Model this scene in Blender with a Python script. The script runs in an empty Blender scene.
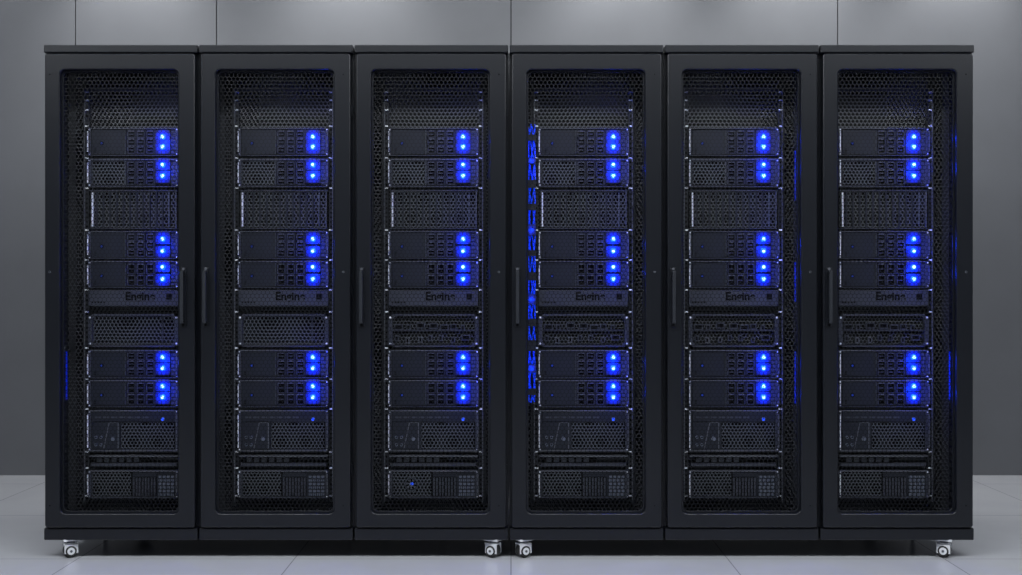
import bpy, math, random
from mathutils import Vector
random.seed(4)
sc = bpy.context.scene
sc.view_settings.view_transform = 'Standard'
sc.view_settings.look = 'None'

# ------------------------------------------------------------ materials
def mat(name, col, rough=0.5, metal=0.0, noise=0.0, nscale=40, bump=0.0, emit=None, estr=0.0, spec=0.5):
    m = bpy.data.materials.new(name); m.use_nodes = True
    nt = m.node_tree; b = nt.nodes['Principled BSDF']
    b.inputs['Base Color'].default_value = (*col, 1)
    b.inputs['Roughness'].default_value = rough
    b.inputs['Metallic'].default_value = metal
    b.inputs['Specular IOR Level'].default_value = spec
    if emit:
        b.inputs['Emission Color'].default_value = (*emit, 1)
        b.inputs['Emission Strength'].default_value = estr
    if noise or bump:
        tc = nt.nodes.new('ShaderNodeTexCoord'); n = nt.nodes.new('ShaderNodeTexNoise')
        n.inputs['Scale'].default_value = nscale; n.inputs['Detail'].default_value = 4
        nt.links.new(tc.outputs['Object'], n.inputs['Vector'])
        if noise:
            r = nt.nodes.new('ShaderNodeValToRGB')
            r.color_ramp.elements[0].position = .3; r.color_ramp.elements[1].position = .7
            r.color_ramp.elements[0].color = (*[c*(1-noise) for c in col], 1)
            r.color_ramp.elements[1].color = (*[c*(1+noise) for c in col], 1)
            nt.links.new(n.outputs['Fac'], r.inputs['Fac'])
            nt.links.new(r.outputs['Color'], b.inputs['Base Color'])
        if bump:
            bp = nt.nodes.new('ShaderNodeBump'); bp.inputs['Strength'].default_value = bump
            bp.inputs['Distance'].default_value = .002
            nt.links.new(n.outputs['Fac'], bp.inputs['Height'])
            nt.links.new(bp.outputs['Normal'], b.inputs['Normal'])
    return m

M = {}
M['coat'] = mat('black_powder_coat', (.0066, .0077, .0105), .30, 0, .12, 300, .0, spec=.42)
M['edge'] = mat('satin_edge_metal', (.11, .118, .135), .32, .3)
M['face'] = mat('server_faceplate', (.015, .018, .026), .4, .1, .1, 60, spec=.35)
M['face2'] = mat('server_tray', (.046, .051, .065), .36, .2)
M['void'] = mat('dark_recess', (.0010, .0010, .0014), .8, spec=.05)
M['steel'] = mat('zinc_rail_metal', (.85, .88, .92), .3, .1)
M['rail'] = mat('rail_metal', (.024, .027, .033), .4, .3)
M['doormesh'] = mat('door_mesh_metal', (.005, .006, .008), .5, .2, spec=.3)
M['liner'] = mat('perforated_liner', (.080, .085, .096), .4, .2)
M['vent'] = mat('vent_mesh', (.078, .085, .098), .4, .2)
M['white'] = mat('caster_housing', (.75, .76, .78), .3, .0)
M['rubber'] = mat('caster_rubber', (.02, .02, .02), .6)
M['label'] = mat('label_print', (.001, .001, .0015), .7, spec=.1)
M['port'] = mat('port_block', (.14, .16, .20), .35, .3)
M['led'] = mat('led_lens', (.02, .1, 1), .3, emit=(.003, .06, 1.0), estr=3.8)
M['ledcore'] = mat('led_die', (.5, .7, 1), .3, emit=(.40, .74, 1.0), estr=2.0)
M['ledsmall'] = mat('power_led', (.02, .1, 1), .3, emit=(.01, .10, 1.0), estr=.7)
M['leddim'] = mat('dim_indicator', (.01, .03, .2), .3, emit=(.01, .06, .7), estr=.25)
M['cable'] = mat('blue_patch_cable', (.01, .06, .8), .3, emit=(.0, .05, 1), estr=.45)  # emission stands in for blue light falling on the cables
M['strip'] = mat('painted_blue_reflection', (.0, .02, .3), .3, emit=(.0, .018, 1), estr=.22)  # emission stands in for blue LED reflections on the door edges

# LED halo card: bloom put into the emission, fading from the lens outwards (uv = offset from lens / radius)
m = bpy.data.materials.new('led_halo_glow'); m.use_nodes = True
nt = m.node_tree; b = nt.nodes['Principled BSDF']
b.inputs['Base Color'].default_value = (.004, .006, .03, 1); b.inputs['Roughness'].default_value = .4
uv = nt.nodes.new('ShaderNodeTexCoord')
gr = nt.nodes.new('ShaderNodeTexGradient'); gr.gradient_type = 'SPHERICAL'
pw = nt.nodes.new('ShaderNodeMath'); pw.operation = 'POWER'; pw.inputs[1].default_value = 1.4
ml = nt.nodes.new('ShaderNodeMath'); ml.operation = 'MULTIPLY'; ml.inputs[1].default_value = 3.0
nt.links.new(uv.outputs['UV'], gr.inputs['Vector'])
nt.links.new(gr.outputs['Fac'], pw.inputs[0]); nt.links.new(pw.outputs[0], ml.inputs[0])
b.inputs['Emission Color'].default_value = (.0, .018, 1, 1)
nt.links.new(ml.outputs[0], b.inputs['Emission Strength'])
M['halo'] = m

# ------------------------------------------------------------ mesh builder
class MB:
    def __init__(s): s.v = []; s.f = []; s.m = []; s.uv = []; s.mats = []
    def mi(s, k):
        if k not in s.mats: s.mats.append(k)
        return s.mats.index(k)
    def face(s, pts, k, uv=None):
        n = len(s.v); s.v += pts; s.f.append(tuple(range(n, n+len(pts)))); s.m.append(s.mi(k))
        s.uv.append(uv or [(0, 0)]*len(pts))
    def box(s, x0, x1, y0, y1, z0, z1, k):
        n = len(s.v)
        s.v += [(x0,y0,z0),(x1,y0,z0),(x1,y1,z0),(x0,y1,z0),(x0,y0,z1),(x1,y0,z1),(x1,y1,z1),(x0,y1,z1)]
        for q in [(0,1,5,4),(1,2,6,5),(2,3,7,6),(3,0,4,7),(4,5,6,7),(3,2,1,0)]:
            s.f.append(tuple(n+i for i in q)); s.m.append(s.mi(k)); s.uv.append([(0,0)]*4)
    def cyl(s, c, r, y0, y1, k, n=12, axis='y', r2=None):
        if r2 is None: r2 = r
        b = len(s.v)
        for yy, rr in ((y0, r), (y1, r2)):
            for i in range(n):
                a = 2*math.pi*i/n
                p, q = rr*math.cos(a), rr*math.sin(a)
                if axis == 'y': s.v.append((c[0]+p, yy, c[1]+q))
                elif axis == 'x': s.v.append((yy, c[0]+p, c[1]+q))
                else: s.v.append((c[0]+p, c[1]+q, yy))
        for i in range(n):
            j = (i+1) % n
            s.f.append((b+i, b+j, b+n+j, b+n+i)); s.m.append(s.mi(k)); s.uv.append([(0,0)]*4)
        s.f.append(tuple(b+i for i in range(n))); s.m.append(s.mi(k)); s.uv.append([(0,0)]*n)
        s.f.append(tuple(b+n+i for i in reversed(range(n)))); s.m.append(s.mi(k)); s.uv.append([(0,0)]*n)
    def hexmesh(s, x0, x1, z0, z1, y, pitch, wire, k):
        R = pitch/math.sqrt(3); r = R*(1-wire/pitch); row = 0; z = z0
        while z <= z1+R*.2:
            x = x0+(pitch/2 if row % 2 else 0)
            while x <= x1:
                b = len(s.v)
                for rr in (R, r):
                    for i in range(6):
                        a = math.pi/6+i*math.pi/3
                        s.v.append((min(max(x+rr*math.cos(a), x0), x1), y, min(max(z+rr*math.sin(a), z0), z1)))
                for i in range(6):
                    j = (i+1) % 6
                    s.f.append((b+i, b+j, b+6+j, b+6+i)); s.m.append(s.mi(k)); s.uv.append([(0,0)]*4)
                x += pitch
            row += 1; z += R*1.5
    def data(s, name):
        me = bpy.data.meshes.new(name); me.from_pydata(s.v, [], s.f)
        for k in s.mats: me.materials.append(M[k])
        me.polygons.foreach_set('material_index', s.m)
        ul = me.uv_layers.new(name='UVMap'); flat = []
        for u in s.uv:
            for p in u: flat += [p[0], p[1]]
        ul.data.foreach_set('uv', flat); me.update()
        return me

def link(name, data, parent=None, loc=(0,0,0)):
    o = bpy.data.objects.new(name, data); sc.collection.objects.link(o)
    o.parent = parent; o.location = loc
    return o
def bev(o, w=.002, seg=2):
    md = o.modifiers.new('bevel', 'BEVEL'); md.width = w; md.segments = seg; md.limit_method = 'ANGLE'
    return o

CZ = 1.052
def dz(py): return CZ-(py-287.5)/258.0     # heights on the door plane (metres)
def ez(py): return CZ-(py-287.5)/249.3     # heights on the equipment plane (metres)
FY = .155                                  # equipment front plane
XL, XR = -.183, .179

# ------------------------------------------------------------ door frame
def rrect(x0, x1, z0, z1, r, n=6):
    pts = []
    for cx, cz, a0 in ((x1-r, z1-r, 0), (x0+r, z1-r, 90), (x0+r, z0+r, 180), (x1-r, z0+r, 270)):
        for i in range(n+1):
            a = math.radians(a0+90*i/n); pts.append((cx+r*math.cos(a), cz+r*math.sin(a)))
    return pts
def framemesh(name, outer, inner, ext, bevel, mk):
    cu = bpy.data.curves.new(name, 'CURVE'); cu.dimensions = '2D'; cu.fill_mode = 'BOTH'
    for pts in (outer, inner):
        if not pts: continue
        sp = cu.splines.new('POLY'); sp.points.add(len(pts)-1)
        for i, p in enumerate(pts): sp.points[i].co = (p[0], p[1], 0, 1)
        sp.use_cyclic_u = True
    cu.extrude = ext; cu.bevel_depth = bevel; cu.bevel_resolution = 2
    o = bpy.data.objects.new(name, cu); sc.collection.objects.link(o)
    bpy.context.view_layer.update()
    me = bpy.data.meshes.new_from_object(o.evaluated_get(bpy.context.evaluated_depsgraph_get()))
    bpy.data.objects.remove(o)
    for v in me.vertices:
        x, y, z = v.co; v.co = (x, -z, y)
    me.flip_normals(); me.materials.clear(); me.materials.append(M[mk]); me.name = name
    return me
W = .290
DT, DB = dz(54), dz(527)
OT, OB = dz(70), dz(513)
OX = .229; OC = -.003
bv = .005
door_me = framemesh('door_frame', rrect(-W+bv, W-bv, DB+bv, DT-bv, .006), rrect(OC-OX-bv, OC+OX+bv, OB-bv, OT+bv, .026), .009, bv, 'coat')
lip_me = framemesh('door_lip', rrect(OC-OX-.004, OC+OX+.004, OB-.004, OT+.004, .026), rrect(OC-OX+.006, OC+OX-.006, OB+.006, OT-.006, .02), .003, .001, 'coat')
mb = MB(); mb.hexmesh(OC-OX-.002, OC+OX+.002, OB-.002, OT+.002, 0, .0165, .0020, 'doormesh'); mesh_me = mb.data('door_mesh')

# ------------------------------------------------------------ cabinet body
mb = MB()
TOP = dz(45); BOT = dz(540)
mb.box(-.2975, .2975, -.006, 1.0, DT+.004, TOP, 'coat')
cap_me = mb.data('top_cap')
mb = MB(); mb.box(-.2975, .2975, -.004, 1.0, BOT, DB-.004, 'coat'); plinth_me = mb.data('base_plinth')
mb = MB()
for s in (-1, 1):
    mb.box(min(s*.3, s*.280), max(s*.3, s*.280), .03, .99, DB-.01, DT+.01, 'coat')
    mb.box(min(s*.279, s*.236), max(s*.279, s*.236), .034, .06, DB-.01, DT+.01, 'coat')
    mb.box(min(s*.279, s*.25), max(s*.279, s*.25), .2, .24, DB-.01, DT+.01, 'rail')
mb.box(-.279, .279, .965, .985, DB-.01, DT+.01, 'void')
body_me = mb.data('cabinet_sides')
mb = MB()
mb.hexmesh(-.278, .278, DB, DT, FY+.035, .0165, .0045, 'liner')
liner_me = mb.data('perforated_liner')

# rails
mb = MB()
zt, zb = ez(88), ez(502)
for s, xe in ((-1, XL), (1, XR)):
    x0, x1 = (xe-.016, xe-.001) if s < 0 else (xe+.001, xe+.016)
    mb.box(x0, x1, FY+.006, FY+.03, zb, zt, 'rail')
    e = x0 if s < 0 else x1
    mb.box(e-.0018, e+.0018, FY-.002, FY+.02, zb, zt, 'edge')
    z = zb+.01
    while z < zt-.01:
        mb.box((x0+x1)/2-.0035, (x0+x1)/2+.0035, FY+.004, FY+.0065, z, z+.008, 'void')
        z += .0185
    for py in (92, 100, 110, 126, 158, 188, 230, 260, 290, 312, 348, 379, 409, 452, 468, 496):
        z = ez(py)
        mb.box(x0, x1, FY-.001, FY+.004, z-.003, z+.003, 'steel')
mb.box(XL-.002, XR+.002, FY+.01, FY+.02, ez(90), ez(88), 'rail')
mb.box(XL-.03, XL-.016, FY+.02, FY+.03, zb-.02, zt+.04, 'rail')
mb.box(XR+.016, XR+.03, FY+.02, FY+.03, zb-.02, zt+.04, 'rail')
rails_me = mb.data('mounting_rails')

# ------------------------------------------------------------ equipment
LX = .117
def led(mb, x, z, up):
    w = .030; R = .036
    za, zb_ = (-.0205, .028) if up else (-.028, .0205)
    mb.face([(x-w, FY-.0065, z+za), (x+w, FY-.0065, z+za), (x+w, FY-.0065, z+zb_), (x-w, FY-.0065, z+zb_)], 'halo',
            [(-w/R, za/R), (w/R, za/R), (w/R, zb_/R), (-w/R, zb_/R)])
    mb.cyl((x, z), .0115, FY-.012, FY-.0066, 'led', 8, r2=.0125)
    mb.cyl((x, z), .0066, FY-.0135, FY-.0121, 'ledcore', 8)
def ears(mb, z0, z1):
    for s, x in ((-1, XL), (1, XR)):
        x0, x1 = (x, x+.012) if s < 0 else (x-.012, x)
        mb.box(x0, x1, FY-.006, FY, z0+.002, z1-.002, 'face2')
        xm = x0+.003 if s < 0 else x1-.003
        mb.box(xm-.002, xm+.002, FY-.02, FY-.016, z0+.016, z1-.016, 'steel' if s < 0 else 'edge')
        for zz in (z0+.016, z1-.020):
            mb.box(xm-.002, xm+.002, FY-.016, FY-.006, zz, zz+.004, 'edge')
        for zz in (z0+.007, z1-.007):
            mb.cyl(((x0+x1)/2, zz), .0028, FY-.009, FY-.006, 'steel', 8)
def server(name, pt, pb, leds, kind, rows=3):
    mb = MB(); z1, z0 = ez(pt), ez(pb)
    mb.box(XL+.004, XR-.004, FY, .72, z0, z1, 'face')
    mb.box(XL+.004, XR-.004, FY-.009, FY, z1-.004, z1, 'edge')
    mb.box(XL+.004, XR-.004, FY-.007, FY, z0, z0+.003, 'face2')
    ears(mb, z0, z1)
    zi0, zi1 = z0+.008, z1-.009
    if kind == 'flat':
        mb.box(-.166, -.034, FY-.006, FY, zi0, zi1, 'face')
        mb.box(-.034, -.031, FY-.009, FY, zi0, zi1, 'face2')
        mb.cyl((-.128, (z0+z1)/2-.006), .0075, FY-.0085, FY-.006, 'void', 12)
        mb.cyl((-.128, (z0+z1)/2-.006), .0045, FY-.0095, FY-.0085, 'leddim', 8)
        for i in range(3): mb.box(-.158, -.15, FY-.0065, FY-.006, zi0+.006+i*.006, zi0+.009+i*.006, 'void')
    else:
        mb.box(-.166, -.034, FY-.001, FY, zi0, zi1, 'void')
        mb.hexmesh(-.166, -.034, zi0, zi1, FY-.005, .0145, .004, 'vent')
        mb.box(-.036, -.031, FY-.009, FY, zi0, zi1, 'face2')
    mb.box(-.028, .086, FY-.001, FY, zi0, zi1, 'void')
    cols = 3; cw = .114/cols; rh = (zi1-zi0)/rows
    for c in range(cols):
        for r in range(rows):
            a, bb = -.028+c*cw+.0015, -.028+(c+1)*cw-.0015
            p, q = zi0+r*rh+.0015, zi0+(r+1)*rh-.0015
            mb.box(a, bb, FY-.006, FY-.001, q-.004, q, 'edge')
            mb.box(a, bb, FY-.006, FY-.001, p, p+.003, 'face2')
            mb.box(a, a+.004, FY-.006, FY-.001, p, q, 'face2')
            mb.box(bb-.007, bb, FY-.0065, FY-.001, p, q, 'face')
            mm = (p+q)/2
            mb.box(a+.006, bb-.011, FY-.004, FY-.001, mm-.002, mm+.002, 'face2')
    mb.box(.087, .147, FY-.006, FY, z0+.003, z1-.004, 'void')
    zs = [ez(pl) for pl in leds]
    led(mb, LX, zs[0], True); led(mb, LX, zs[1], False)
    for i in range(6):
        zz = zi0+i*(zi1-zi0)/6
        mb.box(.150, .166, FY-.005, FY, zz+.002, zz+(zi1-zi0)/6-.003, 'face2')
    return mb.data(name)

parts = []
SV = [('server_1', 128, 156, (137, 147), 'flat', 3), ('server_2', 159, 187, (165, 176), 'mesh', 3),
      ('server_3', 231, 259, (239, 251), 'flat', 3), ('server_4', 261, 288, (267, 279), 'flat', 2),
      ('server_5', 350, 378, (357, 368), 'flat', 3), ('server_6', 380, 407, (386, 397), 'flat', 2)]
for n, a, b_, l, k, r in SV: parts.append((n, server(n, a, b_, l, k, r)))

# perforated blanking section 190-228
mb = MB(); z1, z0 = ez(190), ez(229)
mb.box(XL+.004, XR-.004, FY+.03, FY+.034, z0, z1, 'void')
mb.box(XL+.004, XR-.004, FY-.004, FY+.03, z1-.004, z1, 'face2')
mb.box(XL+.004, XR-.004, FY-.004, FY+.03, z0, z0+.004, 'face2')
mb.hexmesh(XL+.006, XR-.006, z0+.004, z1-.004, FY+.004, .0145, .004, 'vent')
for i in range(12):
    x = XL+.03+i*.0265
    mb.box(x, x+.006, FY-.002, FY+.003, z0+.006, z1-.006, 'face')
mb.box(XL+.014, XL+.019, FY-.006, FY+.004, z0+.01, z1-.01, 'steel')
mb.box(XR-.040, XR-.037, FY-.004, FY+.004, z0+.01, z1-.01, 'port')
mb.box(XR-.012, XR-.008, FY-.004, FY+.004, z0+.006, z1-.006, 'edge')
parts.append(('blanking_panel', mb.data('blanking_panel')))

# label strip 289-306
mb = MB(); z1, z0 = ez(290), ez(306)
mb.box(XL+.002, XR-.002, FY-.004, .5, z0, z1, 'face2')
mb.box(XL+.002, XR-.002, FY-.006, FY-.004, z1-.003, z1, 'edge')
mb.box(.13, .152, FY-.0055, FY-.004, z0+.026, z0+.05, 'label')
for i in range(5): mb.box(-.17+i*.012, -.163+i*.012, FY-.0045, FY-.004, z0+.012, z0+.018, 'void')
parts.append(('label_panel', mb.data('label_panel')))

# framed vent module 315-345 (two versions)
def ventmod(name, ports):
    mb = MB(); z1, z0 = ez(314), ez(347)
    mb.box(XL+.004, XR-.004, FY+.02, .5, z0, z1, 'void')
    for a in ((XL, XR, z1-.008, z1), (XL, XR, z0, z0+.008), (XL, XL+.016, z0, z1), (XR-.016, XR, z0, z1)):
        mb.box(a[0], a[1], FY-.006, FY+.02, a[2], a[3], 'face2')
    for cx, sx in ((XL+.016, 1), (XR-.016, -1)):
        for cz, sz in ((z0+.008, 1), (z1-.008, -1)):
            pts = [(cx, FY-.0055, cz), (cx+sx*.014, FY-.0055, cz), (cx, FY-.0055, cz+sz*.014)]
            if sx*sz < 0: pts.reverse()
            mb.face(pts, 'face2')
    if ports:
        mb.hexmesh(XL+.016, XR-.016, z0+.008, z1-.008, FY+.012, .0145, .003, 'vent')
        for r in range(2):
            for i in range(7):
                x = XL+.028+i*.044+random.uniform(-.005, .005); w = random.choice((.016, .024, .034))
                z = z0+.020+r*.05+random.uniform(-.006, .006)
                mb.box(x, x+w, FY-.002, FY+.012, z, z+.024, random.choice(('face2', 'face2', 'edge')))
                mb.box(x+.004, x+w-.004, FY-.0025, FY-.002, z+.005, z+.019, 'void')
        mb.box(XL+.016, XR-.016, FY, FY+.012, (z0+z1)/2-.003, (z0+z1)/2+.003, 'face2')
    else:
        mb.hexmesh(XL+.016, XR-.016, z0+.008, z1-.008, FY+.004, .0155, .004, 'vent')
        mb.box(.11, .113, FY, FY+.01, z0+.008, z1-.008, 'face2')
    for x in (XL+.008, XR-.008):
        for z in (z0+.014, z1-.014): mb.cyl((x, z), .004, FY-.008, FY-.006, 'steel', 10)
    return mb.data(name)
vent_a = ventmod('vent_module', False); vent_b = ventmod('port_module', True)

# 2U storage unit 410-450
mb = MB(); z1, z0 = ez(410), ez(451)
mb.box(XL+.002, XR-.002, FY, .7, z0, z1, 'face')
mb.box(XL+.002, XR-.002, FY-.009, FY, z1-.005, z1, 'edge')
mb.box(XL+.002, XR-.002, FY-.008, FY, z0, z0+.004, 'edge')
ears(mb, z0, z1)
mb.box(-.166, .165, FY-.006, FY, z1-.045, z1-.008, 'face')
for i in range(7): mb.box(-.155+i*.032, -.132+i*.032, FY-.0068, FY-.006, z1-.032, z1-.026, 'face2')
mb.box(-.05, .165, FY-.001, FY, z0+.008, z1-.048, 'void')
mb.hexmesh(-.05, .165, z0+.008, z1-.048, FY-.005, .0145, .004, 'vent')
mb.box(-.166, -.055, FY-.006, FY, z0+.008, z1-.048, 'face')
for (xa, za), (xb, zb3) in (((-.12, z0+.01), (-.098, z1-.05)), ((-.062, z0+.01), (-.062, z1-.05)), ((-.098, z1-.05), (-.062, z1-.05))):
    dx, dzz = xb-xa, zb3-za; L = math.hypot(dx, dzz); nx, nz = -dzz/L*.0018, dx/L*.0018
    mb.face([(xa-nx, FY-.0075, za-nz), (xb-nx, FY-.0075, zb3-nz), (xb+nx, FY-.0075, zb3+nz), (xa+nx, FY-.0075, za+nz)], 'edge')
for i in range(2):
    for j in range(2):
        mb.cyl((-.15+j*.02, z0+.026+i*.03), .006, FY-.0115, FY-.006, 'port', 12)
        mb.cyl((-.15+j*.02, z0+.026+i*.03), .003, FY-.012, FY-.0115, 'void', 8)
mb.cyl((-.083, z0+.05), .009, FY-.0125, FY-.006, 'port', 6)
mb.cyl((LX, ez(419)), .009, FY-.009, FY-.006, 'edge', 6)
mb.cyl((LX, ez(419)), .0065, FY-.010, FY-.0085, 'ledsmall', 6)
parts.append(('storage_unit', mb.data('storage_unit')))

# shelf 455-466
mb = MB()
mb.box(XL+.004, XR-.004, FY-.004, .6, ez(457), ez(455), 'edge')
mb.box(XL+.01, XR-.01, FY-.004, .6, ez(466), ez(463), 'face2')
mb.box(-.16, .05, FY+.006, .4, ez(463), ez(457), 'void')
for i in range(6): mb.box(-.15+i*.03, -.13+i*.03, FY-.002, FY+.01, ez(462), ez(458), 'rail')
parts.append(('sliding_shelf', mb.data('sliding_shelf')))

# bottom power / switch unit 470-498
def bottom(name, fan):
    mb = MB(); z1, z0 = ez(470), ez(498)
    mb.box(XL+.004, XR-.004, FY, .6, z0, z1, 'face')
    mb.box(XL+.004, XR-.004, FY-.008, FY, z1-.006, z1, 'edge')
    mb.box(XL+.004, XR-.004, FY-.008, FY, z0, z0+.005, 'face2')
    ears(mb, z0, z1)
    mb.box(-.166, .09, FY-.001, FY, z0+.007, z1-.008, 'void')
    mb.hexmesh(-.166, -.01, z0+.007, z1-.008, FY-.005, .0140, .004, 'vent')
    for i in range(8):
        mb.box(-.004+i*.012, .003+i*.012, FY-.006, FY-.001, z0+.01, z1-.03, 'face2')
    mb.box(-.004, .09, FY-.006, FY-.001, z1-.026, z1-.01, 'face')
    for i in range(4):
        for j in range(6):
            mb.box(.1+i*.0165, .112+i*.0165, FY-.007, FY, z0+.01+j*.014, z0+.019+j*.014, 'port')
    if fan:
        c = (-.09, (z0+z1)/2)
        mb.cyl(c, .028, FY-.009, FY-.005, 'face2', 24); mb.cyl(c, .023, FY-.0095, FY-.009, 'void', 24)
        for i in range(7):
            a = i*2*math.pi/7; a2 = a+.5
            mb.face([(c[0]+.008*math.cos(a), FY-.0105, c[1]+.008*math.sin(a)), (c[0]+.021*math.cos(a), FY-.0105, c[1]+.021*math.sin(a)),
                     (c[0]+.021*math.cos(a2), FY-.0105, c[1]+.021*math.sin(a2))], 'edge')
        mb.cyl(c, .009, FY-.013, FY-.0105, 'port', 12); mb.cyl((c[0]+.003, c[1]+.003), .006, FY-.015, FY-.013, 'ledsmall', 8)
    return mb.data(name)
bot_a = bottom('power_unit', False); bot_b = bottom('power_unit_fan', True)

# handle
def handle_mesh(nm):
    mb = MB(); z1, z0 = dz(268), dz(326)
    mb.box(-.011, .011, -.019, -.0145, z0, z1, 'coat')
    mb.box(-.0065, .0065, -.046, -.036, z0+.012, z1-.012, 'rail')
    mb.box(-.0055, .0055, -.037, -.018, z0+.016, z0+.03, 'coat')
    mb.box(-.0055, .0055, -.037, -.018, z1-.03, z1-.016, 'coat')
    mb.cyl((0, z1-.004), .0045, -.0205, -.0188, 'edge', 12)
    mb.cyl((0, z0+.005), .004, -.0205, -.0188, 'void', 12)
    return mb.data(nm)
handle_me = handle_mesh('door_handle')

# caster
def caster_mesh():
    mb = MB()
    mb.box(-.030, .030, -.026, .026, BOT-.006, BOT+.002, 'white')
    mb.cyl((0, 0), .016, .052, BOT-.006, 'edge', 14, 'z')
    mb.box(-.026, .024, -.020, -.016, .018, .056, 'white')
    mb.box(-.026, .024, .016, .020, .018, .056, 'white')
    mb.box(-.028, .024, -.020, .020, .052, .057, 'white')
    mb.cyl((-.002, .0275), .0275, -.014, .014, 'rubber', 24)
    mb.cyl((-.002, .0275), .0205, -.022, .022, 'rubber', 24)
    mb.cyl((-.002, .0275), .014, -.024, .024, 'white', 18)
    mb.cyl((-.002, .0275), .005, -.026, .026, 'edge', 10)
    return mb.data('caster')
caster_me = caster_mesh()
mb = MB(); mb.cyl((0, 0), .022, 0, .008, 'rubber', 16, 'z'); mb.cyl((0, 0), .007, .008, BOT+.002, 'edge', 10, 'z')
foot_me = mb.data('levelling_foot')

tc = bpy.data.curves.new('label_text', 'FONT'); tc.body = 'Engine'; tc.size = .046; tc.extrude = .0004; tc.offset = .0014
tc.materials.append(M['label'])

# ------------------------------------------------------------ assemble racks
XC = [(-2.5+i)*.6015-.008 for i in range(6)]
for i, xc in enumerate(XC):
    R = bpy.data.objects.new('server_rack' if i == 0 else 'server_rack.%03d' % i, None)
    sc.collection.objects.link(R); R.location = (xc, 0, 0); R.empty_display_size = .2
    bev(link('top_cap', cap_me, R), .004, 3)
    bev(link('base_plinth', plinth_me, R), .004, 3)
    link('cabinet_sides', body_me, R)
    link('perforated_liner', liner_me, R)
    link('door_frame', door_me, R)
    link('door_lip', lip_me, R, (0, .012, 0))
    link('door_mesh', mesh_me, R, (0, .013, 0))
    link('mounting_rails', rails_me, R)
    for n, me in parts: link(n, me, R)
    link('vent_module', vent_a if i in (0, 1) else vent_b, R)
    link('power_unit', bot_b if i == 2 else bot_a, R)
    t = link('label_text', tc, R, (-.035, FY-.0046, ez(298)-.008)); t.rotation_euler = (math.pi/2, 0, 0)
    for n, a, b_, l, k, r in SV:
        pl = bpy.data.lights.new('led_lamp', 'POINT'); pl.energy = .75; pl.color = (.0, .03, 1); pl.shadow_soft_size = .012
        link('led_lamp', pl, R, (LX, FY-.055, (ez(l[0])+ez(l[1]))/2))
    hx = .247 if i == 0 else -.268
    bev(link('door_handle', handle_me, R, (hx, 0, 0)), .002, 2)
    mb = MB()
    ox = -.27 if i == 0 else .262
    mb.cyl((ox, dz(272)), .0045, -.0165, -.0135, 'edge', 12); mb.cyl((ox, dz(272)), .002, -.017, -.0165, 'void', 8)
    for py in (75, 505): mb.cyl((ox, dz(py)), .0025, -.0155, -.0135, 'void', 8)
    for py in (110, 290, 470):
        s = -1 if i == 0 else 1
        mb.cyl((s*.2925, .006), .004, dz(py)-.02, dz(py)+.02, 'coat', 10, 'z')
    link('lock_and_hinges', mb.data('lock_and_hinges'), R)
    cx = {0: -.205, 2: .240, 3: -.243, 5: .195}.get(i)
    if cx is not None:
        for y in (.03, .93):
            c = link('caster', caster_me, R, (cx, y, 0)); c.rotation_euler = (0, 0, math.radians(28 if cx < 0 else -28))
    for x, y in ((-.22, .45), (.22, .45), (0, .8)): link('levelling_foot', foot_me, R, (x, y, 0))
    if i == 3:
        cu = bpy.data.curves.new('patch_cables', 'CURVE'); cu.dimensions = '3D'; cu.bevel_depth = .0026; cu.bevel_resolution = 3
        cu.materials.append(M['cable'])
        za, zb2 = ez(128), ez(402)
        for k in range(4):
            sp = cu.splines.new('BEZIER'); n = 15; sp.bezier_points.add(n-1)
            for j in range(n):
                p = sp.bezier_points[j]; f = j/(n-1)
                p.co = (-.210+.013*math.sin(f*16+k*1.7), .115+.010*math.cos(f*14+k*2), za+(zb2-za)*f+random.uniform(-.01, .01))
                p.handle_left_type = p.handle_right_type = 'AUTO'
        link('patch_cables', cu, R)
        mb = MB()
        for j in range(12):
            z = za+(zb2-za)*(j+.5)/12; h = random.uniform(.010, .022)
            mb.box(-.228, -.194, .094, .136, z-h, z+h, 'rail')
        link('cable_rings', mb.data('cable_rings'), R)
        for j in range(4):
            pl = bpy.data.lights.new('added_cable_glow', 'POINT'); pl.energy = .3; pl.color = (.0, .03, 1); pl.shadow_soft_size = .01  # added point lights for a blue glow around the cables
            link('added_cable_glow', pl, R, (-.212, .08, za+(zb2-za)*(j+.5)/4))
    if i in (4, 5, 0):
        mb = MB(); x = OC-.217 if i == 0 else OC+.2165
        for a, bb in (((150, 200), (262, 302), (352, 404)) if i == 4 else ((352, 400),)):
            mb.box(x-.0010, x+.0010, .018, .03, dz(bb), dz(a), 'strip')  # glowing slivers drawn as reflections along the opening's edge
        link('painted_reflections', mb.data('painted_reflections'), R)

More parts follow.
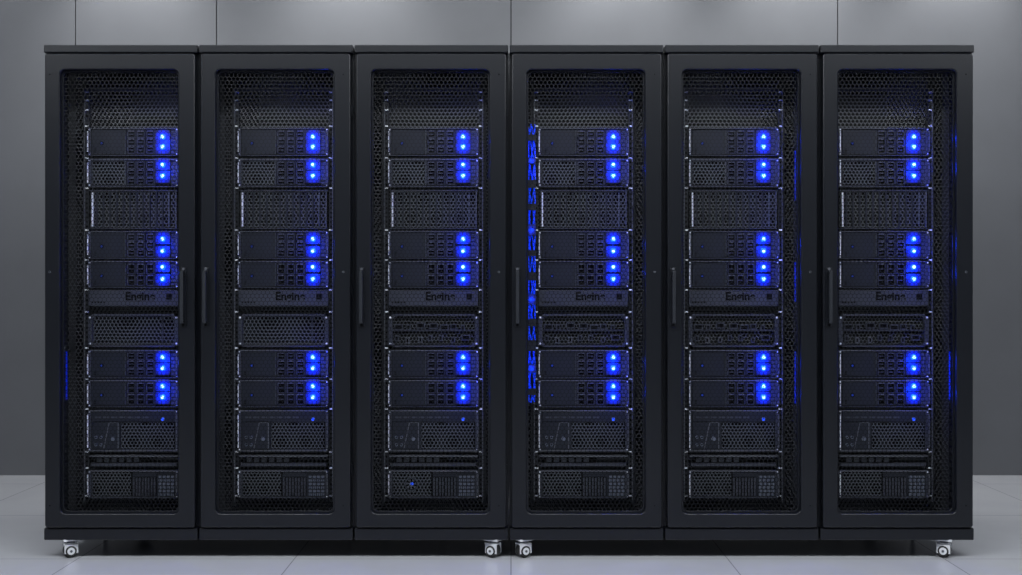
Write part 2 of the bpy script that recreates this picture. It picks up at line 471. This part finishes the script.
# ------------------------------------------------------------ room
def floor_mat():
    m = bpy.data.materials.new('floor_tiles'); m.use_nodes = True; nt = m.node_tree; b = nt.nodes['Principled BSDF']
    tc = nt.nodes.new('ShaderNodeTexCoord'); br = nt.nodes.new('ShaderNodeTexBrick')
    br.offset = 0; br.inputs['Scale'].default_value = 1
    br.inputs['Brick Width'].default_value = .84; br.inputs['Row Height'].default_value = .84
    br.inputs['Mortar Size'].default_value = .0025; br.inputs['Mortar Smooth'].default_value = .1
    br.inputs['Color1'].default_value = (.53, .54, .57, 1); br.inputs['Color2'].default_value = (.515, .525, .555, 1)
    br.inputs['Mortar'].default_value = (.30, .305, .32, 1)
    nt.links.new(tc.outputs['Object'], br.inputs['Vector'])
    n = nt.nodes.new('ShaderNodeTexNoise'); n.inputs['Scale'].default_value = 3; n.inputs['Detail'].default_value = 6
    nt.links.new(tc.outputs['Object'], n.inputs['Vector'])
    mx = nt.nodes.new('ShaderNodeMixRGB'); mx.blend_type = 'OVERLAY'; mx.inputs['Fac'].default_value = .12
    nt.links.new(br.outputs['Color'], mx.inputs['Color1']); nt.links.new(n.outputs['Fac'], mx.inputs['Color2'])
    nt.links.new(mx.outputs['Color'], b.inputs['Base Color'])
    b.inputs['Roughness'].default_value = .16
    return m
M['floor'] = floor_mat()
M['wall'] = mat('wall_panel_paint', (.136, .141, .152), .42, 0, .04, 4)
M['ceil'] = mat('ceiling_paint', (.3, .3, .31), .8)
WY = 1.96
mb = MB(); mb.box(-5, 5, -6, WY+.08, -.1, 0, 'floor'); link('floor', mb.data('floor'))
mb = MB(); mb.box(-5, 5, WY+.012, WY+.08, 0, 3.4, 'void')
seams = [-5, -3.2, -2.44, -1.65, 0, 1.83, 3.5, 5]
for a, c in zip(seams[:-1], seams[1:]): mb.box(a+.0028, c-.0028, WY, WY+.012, 0, 3.4, 'wall')
link('wall_back', mb.data('wall_back'))
mb = MB(); mb.box(-5, 5, -6, WY+.08, 3.4, 3.5, 'ceil'); link('ceiling', mb.data('ceiling'))

def area(name, loc, rot, sx, sy, e, col=(1,1,1)):
    l = bpy.data.lights.new(name, 'AREA'); l.shape = 'RECTANGLE'; l.size = sx; l.size_y = sy; l.energy = e; l.color = col
    o = bpy.data.objects.new(name, l); sc.collection.objects.link(o); o.location = loc; o.rotation_euler = rot
    return o
area('ceiling_light_front', (0, -2.2, 3.35), (math.radians(28), 0, 0), 6, .6, 250, (.92, .955, 1))
area('ceiling_light_wall', (0, 1.3, 3.37), (math.radians(8), 0, 0), 8, .3, 32, (.95, .97, 1))
for s in (-1, 1):
    area('added_side_softbox', (s*3.6, -1.6, 3.3), (math.radians(20), math.radians(s*50), 0), .4, 3, 40, (.92, .955, 1))  # added softboxes at both sides to catch highlights on the bevels
for x in (-2.1, -.9, .6, 1.6, 2.5):
    l = bpy.data.lights.new('wall_washer', 'SPOT'); l.energy = 68; l.spot_size = math.radians(80); l.spot_blend = .9; l.shadow_soft_size = .06
    o = bpy.data.objects.new('wall_washer', l); sc.collection.objects.link(o); o.location = (x, 1.72, 3.3); o.rotation_euler = (math.radians(12), 0, 0)
w = bpy.data.worlds.new('world'); sc.world = w; w.use_nodes = True
w.node_tree.nodes['Background'].inputs[0].default_value = (.52, .58, .7, 1)
w.node_tree.nodes['Background'].inputs[1].default_value = .13

cam = bpy.data.cameras.new('camera'); co = bpy.data.objects.new('camera', cam); sc.collection.objects.link(co)
co.location = (0, -4.4, CZ); co.rotation_euler = (math.pi/2, 0, 0); cam.lens = 39.99; cam.sensor_width = 36
sc.camera = co
